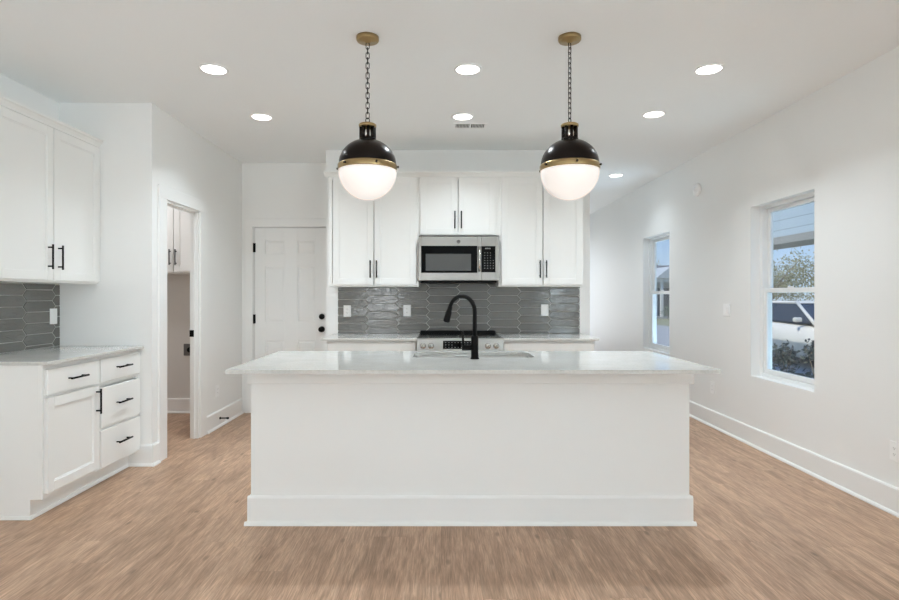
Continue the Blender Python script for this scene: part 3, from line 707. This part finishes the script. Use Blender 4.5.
# ------------------------------------------------------------------ range
rx0, rx1 = KX0+.001, KX1-.001
rg = Vector(((rx0+rx1)/2, YK-.35, 0))
rn = thing('range', 'stainless slide in range between the two counters', 'range', rg)
ry0 = YK-.66
MB().box(rx0+.002, rx1-.002, ry0+.02, YK-.02, .03, .905, .003).build('body', M['steel'], rn, rg)
MB().box(rx0-.0015, rx1+.0015, ry0-.02, YK-.075, .9165, .923, .002).build('cooktop', M['cooktop'], rn, rg)
MB().box(rx0+.004, rx1-.004, YK-.075, YK-.02, .9165, .948, .004).build('rear_vent', M['black'], rn, rg)['label'] = 'black rear vent strip'
m = MB(); yp = ry0-.105
m.prism([(rx0, ry0+.02, .90), (rx0, yp+.03, .925), (rx0, yp+.015, .915), (rx0, yp, .80), (rx0, ry0+.02, .80)], (rx1-rx0, 0, 0))
cpn = m.build('control_panel', M['steel'], rn, rg)
rs = 114.6; rpx = lambda x: (x-441)/rs; rpz = lambda y: CAM_H+(296-y)/rs
def slope_y(z): return yp+.015*(z-.80)/.115
def slab(m, x0, x1, z0, z1, out, thick):
    m.prism([(x0, slope_y(z0)-out, z0), (x0, slope_y(z1)-out, z1), (x0, slope_y(z1)-out+thick, z1), (x0, slope_y(z0)-out+thick, z0)], (x1-x0, 0, 0))
m = MB(); slab(m, rpx(443), rpx(471.8), rpz(349), rpz(341), .0018, .003); dsp = m.build('display', M['blackglass'], cpn, rg); dsp['label'] = 'black touch display'
m = MB()
for r in range(3):
    for c in range(9):
        if r == 1 and c in (3, 4, 5): continue
        x = rpx(445.2)+c*.0275; z = rpz(342.7+r*2.4); slab(m, x, x+.009, z-.0022, z+.0022, .0026, .001)
m.build('key_marks', M['marks'], dsp, rg)
for x in (422.9, 431, 488, 496.4):
    z = .858
    MB().lathe([(.026, 0), (.026, .005), (.022, .008), (.021, .026), (.018, .030), (0, .030)], (rpx(x), slope_y(z)+.001, z), 24, 'Y').box(rpx(x)-.004, rpx(x)+.004, slope_y(z)-.038, slope_y(z)-.026, z-.02, z+.02, .002).build('knob', M['steel_h'], cpn, rg)['label'] = 'polished steel knob'
m = MB().box(rx0, rx1, ry0-.06, ry0+.019, .20, .79, .004); od = m.build('oven_door', M['steel'], rn, rg)
MB().box(rx0+.10, rx1-.10, ry0-.062, ry0-.055, .32, .62, .001).build('oven_window', M['blackglass'], od, rg)['label'] = 'black oven window'
m = MB().tube([(rx0+.03, ry0-.115, .735), (rx1-.03, ry0-.115, .735)], .013, 14)
for x in (rx0+.06, rx1-.06): m.tube([(x, ry0-.06, .735), (x, ry0-.115, .735)], .009, 10)
m.build('handle', M['steel_h'], od, rg)['label'] = 'polished steel handle'
MB().box(rx0, rx1, ry0-.055, ry0+.019, .035, .19, .004).build('storage_drawer', M['steel'], rn, rg)
for x in (rx0+.06, rx1-.06):
    for y in (ry0+.08, YK-.1): MB().lathe([(.018, 0), (.018, .03)], (x, y, 0.001), 12).build('foot', M['black'], rn, rg)

# ------------------------------------------------------------------ outlets, switches and small wall things
def wall_plate(name, label, cat, loc, rotz, kind, gang=1, group=None):
    """front faces -Y before rotation, plate centre at loc"""
    r = thing(name, label, cat, loc, rotz, group)
    w = .038 if gang == 1 else .060
    MB().box(-w, w, -.0075, -.0005, -.0585, .0585, .002).build('plate', M['plastic'], r)
    for g in range(gang):
        gx = 0 if gang == 1 else (-.023+.046*g)
        if kind == 'switch':
            MB().box(gx-.016, gx+.016, -.0105, -.0077, -.033, .033, .001).build('rocker', M['plastic'], r)
        else:
            ins = MB().box(gx-.016, gx+.016, -.0092, -.0077, -.033, .033, .001).build('receptacle', M['plastic'], r)
            for zc in (.018, -.018):
                m = MB().box(gx-.007, gx-.005, -.0097, -.0093, zc-.002, zc+.006).box(gx+.005, gx+.007, -.0097, -.0093, zc-.002, zc+.006).box(gx-.002, gx+.002, -.0097, -.0093, zc-.009, zc-.005)
                m.build('socket', M['slot'], ins)['label'] = 'dark socket slots'
    return r
BY = YK-.0095
wall_plate('wall_outlet', 'white outlet on the grey tile nearest the back door, far left of the range', 'outlet', (-.945, BY, 1.144), 0, 'outlet')
wall_plate('wall_outlet', 'white outlet on the grey tile under the microwave\'s left end', 'outlet', (-.342, BY, 1.148), 0, 'outlet')
wall_plate('light_switch', 'white switch plate on the grey tile right of the range', 'switch', (1.046, BY, 1.153), 0, 'switch')
wall_plate('light_switch', 'white switch plate on the grey tile above the left counter', 'switch', (XL+.0095, 4.20, 1.143), PI/2, 'switch')
wall_plate('light_switch', 'white double switch plate on the right wall between the two windows', 'switch', (XR, 5.285, 1.163), -PI/2, 'switch', 2)
wall_plate('wall_outlet', 'white outlet low on the right wall beyond the island corner', 'outlet', (XR, 5.56, .385), -PI/2, 'outlet')
wall_plate('wall_outlet', 'white outlet low on the right wall at the photo\'s right edge', 'outlet', (XR, 3.325, .372), -PI/2, 'outlet')
wall_plate('wall_outlet', 'white outlet low on the wall between the laundry doorway and back door', 'outlet', (XLA, 5.52, .36), PI/2, 'outlet')
sd = thing('smoke_detector', 'round white detector high on the right wall', 'smoke detector', (XR, 5.88, 2.41))
MB().lathe([(.068, 0), (.068, -.012), (.060, -.030), (.050, -.036), (0, -.036)], (-.0005, 0, 0), 32, 'X').build('housing', M['plastic'], sd)
MB().lathe([(.03, 0), (.03, -.003), (0, -.003)], (-.0368, 0, 0), 24, 'X').build('cover', M['plastic'], sd)
# dryer outlet box in the laundry
do_ = thing('dryer_outlet', 'grey dryer outlet box with a black socket on the laundry wall', 'outlet', (-2.795, YB, .70))
MB().box(-.055, .07, -.012, -.0005, -.065, .065, .003).build('box', M['greymetal'], do_)
MB().lathe([(.030, 0), (.030, .018), (.024, .02), (0, .02)], (.02, -.0122, 0), 24, 'Y').build('socket', M['black'], do_)['label'] = 'black round socket'
# door stop on the baseboard
ds = thing('door_stop', 'black door stop sticking out of the baseboard near the back door', 'door stop', (XLA+.0165, 5.55, .085))
MB().lathe([(.013, 0), (.013, .005), (.006, .008), (.0055, .066), (0, .066)], (0, 0, 0), 16, 'X').build('rod', M['black'], ds)
MB().lathe([(.009, .0665), (.010, .07), (.010, .088), (0, .09)], (0, 0, 0), 16, 'X').build('tip', M['black'], ds)

# ceiling vent
vt = thing('ceiling_vent', 'white ceiling register with dark slots over the kitchen', 'ceiling vent', (.252, 4.84, HC))
m = MB(); vx, vy = .145, .075
m.box(-vx, vx, -vy, -vy+.02, -.008, -.0005, .002).box(-vx, vx, vy-.02, vy, -.008, -.0005, .002).box(-vx, -vx+.02, -vy+.02, vy-.02, -.008, -.0005).box(vx-.02, vx, -vy+.02, vy-.02, -.008, -.0005).box(-.008, .008, -vy+.02, vy-.02, -.008, -.0005)
m.build('frame', M['plastic'], vt)
MB().box(-vx+.02, vx-.02, -vy+.02, vy-.02, -.0022, -.0006).build('duct', M['ventdark'], vt)['label'] = 'dark duct behind the slots'
m = MB()
for i in range(20):
    x = -vx+.026+i*(2*vx-.052)/19
    if abs(x) > .01: m.prism([(x, -vy+.021, -.0075), (x+.0042, -vy+.021, -.0075), (x+.0015, -vy+.021, -.0026), (x, -vy+.021, -.0026)], (0, 2*vy-.042, 0))
m.build('slats', M['plastic'], vt)

# ------------------------------------------------------------------ recessed ceiling lights
dl = thing('recessed_light', '', 'ceiling light', (0, 0, HC))
MB().lathe([(.092, -.0005), (.092, -.004), (.084, -.007), (.076, -.006), (.075, -.003), (.075, -.0005)], (0, 0, 0), 40).build('trim_ring', M['plastic'], dl)
MB().lathe([(.0745, -.001), (.0745, -.0055), (0, -.0055)], (0, 0, 0), 40).build('lens', M['lamp'], dl)['label'] = 'glowing lens'
ld = bpy.data.lights.new('downlight', 'AREA'); ld.shape = 'DISK'; ld.size = .14; ld.spread = math.radians(122); ld.energy = 7.4; ld.color = (.82, .925, 1)
lo = bpy.data.objects.new('downlight', ld); COL.objects.link(lo); lo.parent = dl; lo.location = (0, 0, -.012)
spots = [(-1.476, 3.64, 'front left recessed light, left of both pendants'), (.175, 3.64, 'front middle recessed light, between the two pendants'), (1.742, 3.64, 'front right recessed light, nearest the right wall'),
         (-1.477, 4.61, 'rear left recessed light, above the way to the back door'), (.179, 4.60, 'rear middle recessed light, beside the ceiling vent'), (1.726, 4.54, 'rear right recessed light, beyond the right pendant'),
         (2.137, 6.84, 'small far recessed light over the hall, right of the cabinets')]
for i, (x, y, lb) in enumerate(spots):
    lb = 'glowing round ' + lb
    if i == 0: dl.location = (x, y, HC); dl['label'] = lb; dl['group'] = 'recessed ceiling lights'
    else:
        c = dup(dl, (x, y, HC), 0, lb, 'recessed ceiling lights')
        if i == 6:                                   # the hall lamp is a weaker one
            for ch in c.children:
                if ch.type == 'LIGHT': ch.data = ch.data.copy(); ch.data.energy = 3.0
# unseen lamp added to brighten the laundry room
ll = bpy.data.lights.new('laundry_fill', 'AREA'); ll.shape = 'DISK'; ll.size = .3; ll.energy = 9.5; ll.color = (.98, .97, 1)
lo = bpy.data.objects.new('laundry_fill', ll); COL.objects.link(lo); lo.location = (-3.2, 5.2, HC-.03)

# ------------------------------------------------------------------ pendants
PY = 3.19; zc = 2.012-HC         # globe centre below the ceiling
pd = thing('pendant_lamp', 'left globe pendant lamp hanging over the island', 'pendant lamp', (-.418, PY, HC), 0, 'pendants over the island')
MB().lathe([(.064, -.0005), (.064, -.018), (.060, -.024), (.02, -.026), (.012, -.034), (0, -.034)], (0, 0, 0), 40).build('canopy', M['brass'], pd)['label'] = 'brass ceiling canopy'
m = MB(); ztop, zbot = -.036, 2.308-HC; n = 15; pitch = (ztop-zbot)/n
for i in range(n):
    z = ztop-(i+.5)*pitch; hl = pitch*.5+.0045; hw = .0095; pts = []
    for k in range(16):
        a = 2*PI*k/16; cx, cz_ = hw*math.cos(a), hw*math.sin(a)+(hl-hw)*(1 if math.sin(a) >= 0 else -1)
        pts.append((cx, 0, z+cz_) if i % 2 == 0 else (0, cx, z+cz_))
    m.tube(pts, .0024, 6, True)
m.build('chain', M['bronze'], pd)
m = MB().tube([(.011*math.cos(a), 0, 2.295-HC+.014*math.sin(a)) for a in [k*2*PI/16 for k in range(16)]], .0026, 6, True); m.build('loop', M['bronze'], pd)
z = 2.255-HC
MB().lathe([(.045, 0), (.049, .002), (.050, .014), (.046, .018), (.02, .022), (.012, .03), (0, .03)], (0, 0, z), 32).build('cap', M['brass'], pd)['label'] = 'brass cap'
m = MB().lathe([(.034, 2.187-HC-.006), (.034, z+.001)], (0, 0, 0), 24)
m.build('socket_sleeve', M['steel_h'], pd)['label'] = 'pale inner sleeve'
m = MB()
for k in range(8):
    a = k*PI/4+.2; m.lathe([(.0085, 2.187-HC-.008), (.0085, z+.002)], (.039*math.cos(a), .039*math.sin(a), 0), 10)
m.build('cage', M['bronze'], pd)
prof = []
zb_ = 2.043-HC; zt_ = 2.187-HC
for i in range(13):
    a = PI/2*i/12; prof.append((max(.163*math.cos(a), .0), zb_+(zt_-zb_)*math.sin(a)))
prof = [p for p in prof if p[0] > .03]+[(.048, zt_-.004), (.048, zt_+.004), (.0, zt_+.004)]
prof = [(.163, zb_-.004)]+prof
MB().lathe(prof, (0, 0, 0), 48).build('dome_shade', M['bronze'], pd)['label'] = 'dark bronze dome'
MB().lathe([(.160, zc-.004), (.1675, zc-.004), (.1685, zc+.0), (.1685, zc+.024), (.166, zc+.029), (.160, zc+.033)], (0, 0, 0), 48).build('band', M['brass'], pd)['label'] = 'brass band'
prof = [(.166*math.sin(a), zc-.004-.168*math.cos(a)) for a in [PI/2*i/16 for i in range(17)]]
MB().lathe(prof, (0, 0, 0), 48).build('globe', M['opal'], pd)['label'] = 'opal white lower globe'
for k in range(6):
    a = math.radians(-37-90+60*k); c = Vector((.1685*math.cos(a), .1685*math.sin(a), zc+.013)); d = Vector((math.cos(a), math.sin(a), 0))
    MB().tube([c, c+d*.004, c+d*.005, c+d*.012], [.0035, .0035, .0065, .0065], 10).build('thumbscrew', M['bronze'], pd)
dup(pd, (.733, PY, HC), math.radians(37), 'right globe pendant lamp hanging over the island', 'pendants over the island')
# ------------------------------------------------------------------ outside
GZ = -.25
struct(MB().box(2.86, 60, -30, 80, GZ-.2, GZ).build('ground', M['grass']))
struct(MB().box(6.6, 11.5, 2, 40, GZ, GZ+.012).build('driveway', M['concrete']))
# side porch: sided beam over an open bay, with its post
pr = thing('porch', 'grey sided porch gable and beam outside the near window', 'porch', (5.6, 9.0, GZ))
og = Vector((5.6, 9.0, GZ))
MB().box(5.2, 5.5, 5.6, 12.6, 2.20, 3.2).build('sided_gable', M['siding'], pr, og)
MB().box(5.17, 5.75, 5.6, 12.6, 2.09, 2.199).build('beam', M['soffit'], pr, og)
MB().box(5.19, 5.62, 5.4, 12.8, 3.201, 3.28).build('roof_edge', M['roof'], pr, og)
for yy in (7.45, 12.3): MB().box(5.34, 5.46, yy, yy+.12, GZ, 2.089, .01).build('post', M['extwhite'], pr, og)

# white car
CX, CY = 7.6, 10.35      # near side plane, nose
cog = Vector((CX+.9, CY+2.3, GZ+.012))
car = thing('car', 'white car parked outside the near window', 'car', cog)
zg = GZ+.012
def carbody():
    # sections across the length: lower body hull
    secs = [(0.0, .42, .62, .62), (.12, .28, .72, .78), (.6, .22, .80, .88), (1.3, .20, .90, .90), (2.2, .20, .93, .90), (3.3, .20, .96, .90), (4.1, .24, .98, .88), (4.5, .32, .96, .80), (4.62, .45, .80, .70)]
    bm = bmesh.new(); rings = []
    for (l, zlo, zhi, hw) in secs:
        ring_ = []
        for (fx_, fz) in ((-1, .15), (-1, .6), (-.95, .93), (-.8, 1.0), (.8, 1.0), (.95, .93), (1, .6), (1, .15), (.85, 0), (-.85, 0)):
            ring_.append(bm.verts.new((CX+.9+fx_*hw, CY+l, zg+zlo+(zhi-zlo)*fz)))
        rings.append(ring_)
    for A, B in zip(rings, rings[1:]):
        for i in range(10): bm.faces.new((A[i], A[(i+1) % 10], B[(i+1) % 10], B[i])).smooth = True
    bm.faces.new(rings[0]); bm.faces.new(rings[-1][::-1])
    bmesh.ops.recalc_face_normals(bm, faces=bm.faces[:]); return bm
m = MB(); m.bm.free(); m.bm = carbody(); bd = m.build('body', M['carpaint'], car, cog)
def cabin(y0, y1, y2, y3, z0, z1, w0, w1, name, mat, par):
    bm = bmesh.new(); c = CX+.9
    A = [bm.verts.new(p) for p in ((c-w0, CY+y0, zg+z0), (c+w0, CY+y0, zg+z0), (c+w0, CY+y3, zg+z0), (c-w0, CY+y3, zg+z0))]
    B = [bm.verts.new(p) for p in ((c-w1, CY+y1, zg+z1), (c+w1, CY+y1, zg+z1), (c+w1, CY+y2, zg+z1), (c-w1, CY+y2, zg+z1))]
    bm.faces.new(A[::-1]); bm.faces.new(B)
    for i in range(4): bm.faces.new((A[i], A[(i+1) % 4], B[(i+1) % 4], B[i]))
    bmesh.ops.bevel(bm, geom=bm.edges[:], offset=.03, segments=2, affect='EDGES')
    m = MB(); m.bm.free(); m.bm = bm; return m.build(name, mat, par, cog)
cb = cabin(1.15, 2.05, 3.55, 4.35, .94, 1.38, .80, .60, 'cabin_glass', M['carglass'], car); cb['label'] = 'dark glazing'
rf = cabin(1.98, 2.10, 3.50, 3.62, 1.36, 1.42, .63, .58, 'roof', M['carpaint'], car)
m = MB(); c = CX+.9
for s in (-1, 1):
    m.tube([(c+s*.81, CY+1.13, zg+.92), (c+s*.62, CY+2.05, zg+1.40)], .035, 8).tube([(c+s*.81, CY+4.35, zg+.92), (c+s*.61, CY+3.55, zg+1.40)], .05, 8)
m.build('pillars', M['carpaint'], car, cog)
for s in (-1, 1):
    for l in (.85, 3.65):
        w = MB().lathe([(.20, -.02), (.33, -.02), (.345, .02), (.345, .18), (.33, .22), (.20, .22)], (c+s*.80-.10, CY+l, zg+.345), 28, 'X').build('wheel', M['tyre'], car, cog); w['label'] = 'black tyre'
        MB().lathe([(.0, -.005), (.21, -.005), (.21, .205), (0, .205)], (c+s*.80-.10, CY+l, zg+.345), 20, 'X').build('rim', M['steel_h'], w, cog)
        
    mi = MB().box(c+s*.93-.09, c+s*.93+.09, CY+1.50, CY+1.59, zg+.98, zg+1.08, .035, 3).build('wing_mirror', M['carpaint'], car, cog)
    MB().box(c+s*.72-.12, c+s*.72+.12, CY+.0, CY+.25, zg+.56, zg+.68, .03).build('headlight', M['steel_h'], car, cog)
    hd = MB().box(c+s*.905-.012, c+s*.905+.012, CY+2.5, CY+2.68, zg+.80, zg+.83, .005).build('door_handle', M['carpaint'], car, cog)

# plants
def leaf_cloud(m, blobs, n, size):
    for _ in range(n):
        cx, cy, cz_, r = random.choice(blobs)
        while True:
            v = Vector((random.uniform(-1, 1), random.uniform(-1, 1), random.uniform(-1, 1)))
            if v.length < 1: break
        p = Vector((cx, cy, cz_))+v*r
        a = Vector((random.uniform(-1, 1), random.uniform(-1, 1), random.uniform(-1, 1))).normalized()*size; b = a.orthogonal().normalized()*size*.5
        vs = [m.bm.verts.new(q) for q in (p-a, p+b, p+a, p-b)]; m.bm.faces.new(vs)
def shrub(name, label, loc, r, h, mat, n=350, group=None):
    t = thing(name, label, 'shrub', loc, 0, group)
    m = MB(); leaf_cloud(m, [(random.uniform(-.5, .5)*r, random.uniform(-.5, .5)*r, h*random.uniform(.35, .72), r*.62) for _ in range(6)], n, .045)
    m.build('foliage', mat, t)
    m = MB()
    for k in range(5):
        a = k*1.3; m.tube([(0, 0, 0), (.3*r*math.cos(a), .3*r*math.sin(a), h*.5), (.5*r*math.cos(a), .5*r*math.sin(a), h*.75)], .008, 5)
    m.build('stems', M['bark'], t)
    return t
shrub('shrub', 'left dark shrub in front of the white car', (6.35, 10.35, GZ), .30, .85, M['evergreen'])
shrub('shrub', 'right dark shrub in front of the white car', (6.35, 9.45, GZ), .32, .88, M['evergreen'])
for k, (x, y) in enumerate(((4.3, 5.98), (4.3, 6.75), (4.35, 7.52))):
    shrub('hedge_shrub', 'low dark hedge shrub just below the near window', (x, y, GZ), .34, .70, M['evergreen'], 450, 'hedge shrubs below the near window')
def tree_proto(h):
    t = thing('tree', 'bare olive scrub tree beyond the white car', 'tree', (0, 0, 0), 0, 'scrub trees beyond the car')
    m = MB(); blobs = []
    m.tube([(0, 0, 0), (.05, 0, h*.4), (0, .05, h*.75)], [.08, .06, .025], 6)
    for k in range(16):
        a = random.uniform(0, 2*PI); z0 = h*random.uniform(.15, .65); rr = random.uniform(.5, 1.25); z1 = z0+random.uniform(.4, 1.2)
        m.tube([(0, 0, z0), (.5*rr*math.cos(a), .5*rr*math.sin(a), (z0+z1)/2), (rr*math.cos(a), rr*math.sin(a), z1)], [.03, .02, .008], 5)
        blobs.append((rr*math.cos(a), rr*math.sin(a), z1, .6))
    m.build('trunk', M['bark'], t)
    m = MB(); leaf_cloud(m, blobs, 2800, .055); m.build('foliage', M['olive'], t)
    return t
protos = [tree_proto(3.6), tree_proto(3.2)]
pos = []
for k, d in enumerate((18, 22.2, 26.4, 30.6)):
    for q in (0, 1, 2): pos.append((d*.56+q*4.1+(.8 if k % 2 else -.8), d+random.uniform(-.3, .3), random.uniform(0, 6)))
for i, (x, y, a) in enumerate(pos):
    t = protos[i] if i < 2 else copy_tree(protos[i % 2])
    t.location = (x, y, GZ); t.rotation_euler = (0, 0, a)
# neighbour house seen in the far window
HX, HY = 12.6, 38.0
hog = Vector((HX+3, HY+3, GZ))
nh = thing('neighbour_house', 'white neighbour house with grey gable roof seen through the far window', 'house', hog)
MB().box(HX, HX+6.5, HY+1.6, HY+8, GZ, 2.499).build('walls', M['housesiding'], nh, hog)
m = MB(); m.prism([(HX-.3, HY-.2, 2.5), (HX-.3, HY+4.2, 3.6), (HX-.3, HY+8.4, 2.5)], (7.1, 0, 0)); m.build('roof', M['roof'], nh, hog)
MB().box(HX-.2, HX+6.7, HY-.1, HY+.2, 2.25, 2.49).build('porch_beam', M['extwhite'], nh, hog)
m = MB().prism([(HX+1.9, HY-.25, 2.5), (HX+3.9, HY-.25, 2.5), (HX+2.9, HY-.25, 3.3)], (0, 2.6, 0)); m.build('dormer', M['housesiding'], nh, hog)
for x in (HX+.1, HX+2.32, HX+4.4, HX+6.2): MB().box(x, x+.18, HY, HY+.18, GZ, 2.249, .01).build('column', M['extwhite'], nh, hog)
for x in (HX+.7, HX+1.75, HX+3.9, HX+5.2):
    w = MB().box(x-.05, x+.75, HY+1.57, HY+1.6, .45, 1.75).build('window', M['extwhite'], nh, hog)
    MB().box(x, x+.7, HY+1.55, HY+1.575, .5, 1.7).build('pane', M['carglass'], w, hog)
MB().box(HX+2.75, HX+3.6, HY+1.55, HY+1.6, GZ+.1, 1.85).build('front_door', M['greymetal'], nh, hog)
MB().box(HX-.2, HX+6.7, HY-.1, HY+1.6, GZ, GZ+.12).build('porch_floor', M['concrete'], nh, hog)
for x in (HX+.9, HX+2.4, HX+3.9, HX+5.4): shrub('garden_shrub', 'round green shrub before the neighbour house', (x, HY-1.0, GZ), .5, 1.0, M['shrubgreen'], 400, 'shrubs before the neighbour house')
for k in range(3):
    t = copy_tree(protos[k % 2]); t.location = (12.5+5.6*k, 51, GZ); t.scale = (1.3, 1.3, 1.5); t['label'] = 'tall bare tree behind the neighbour house'; t['group'] = 'trees behind the neighbour house'
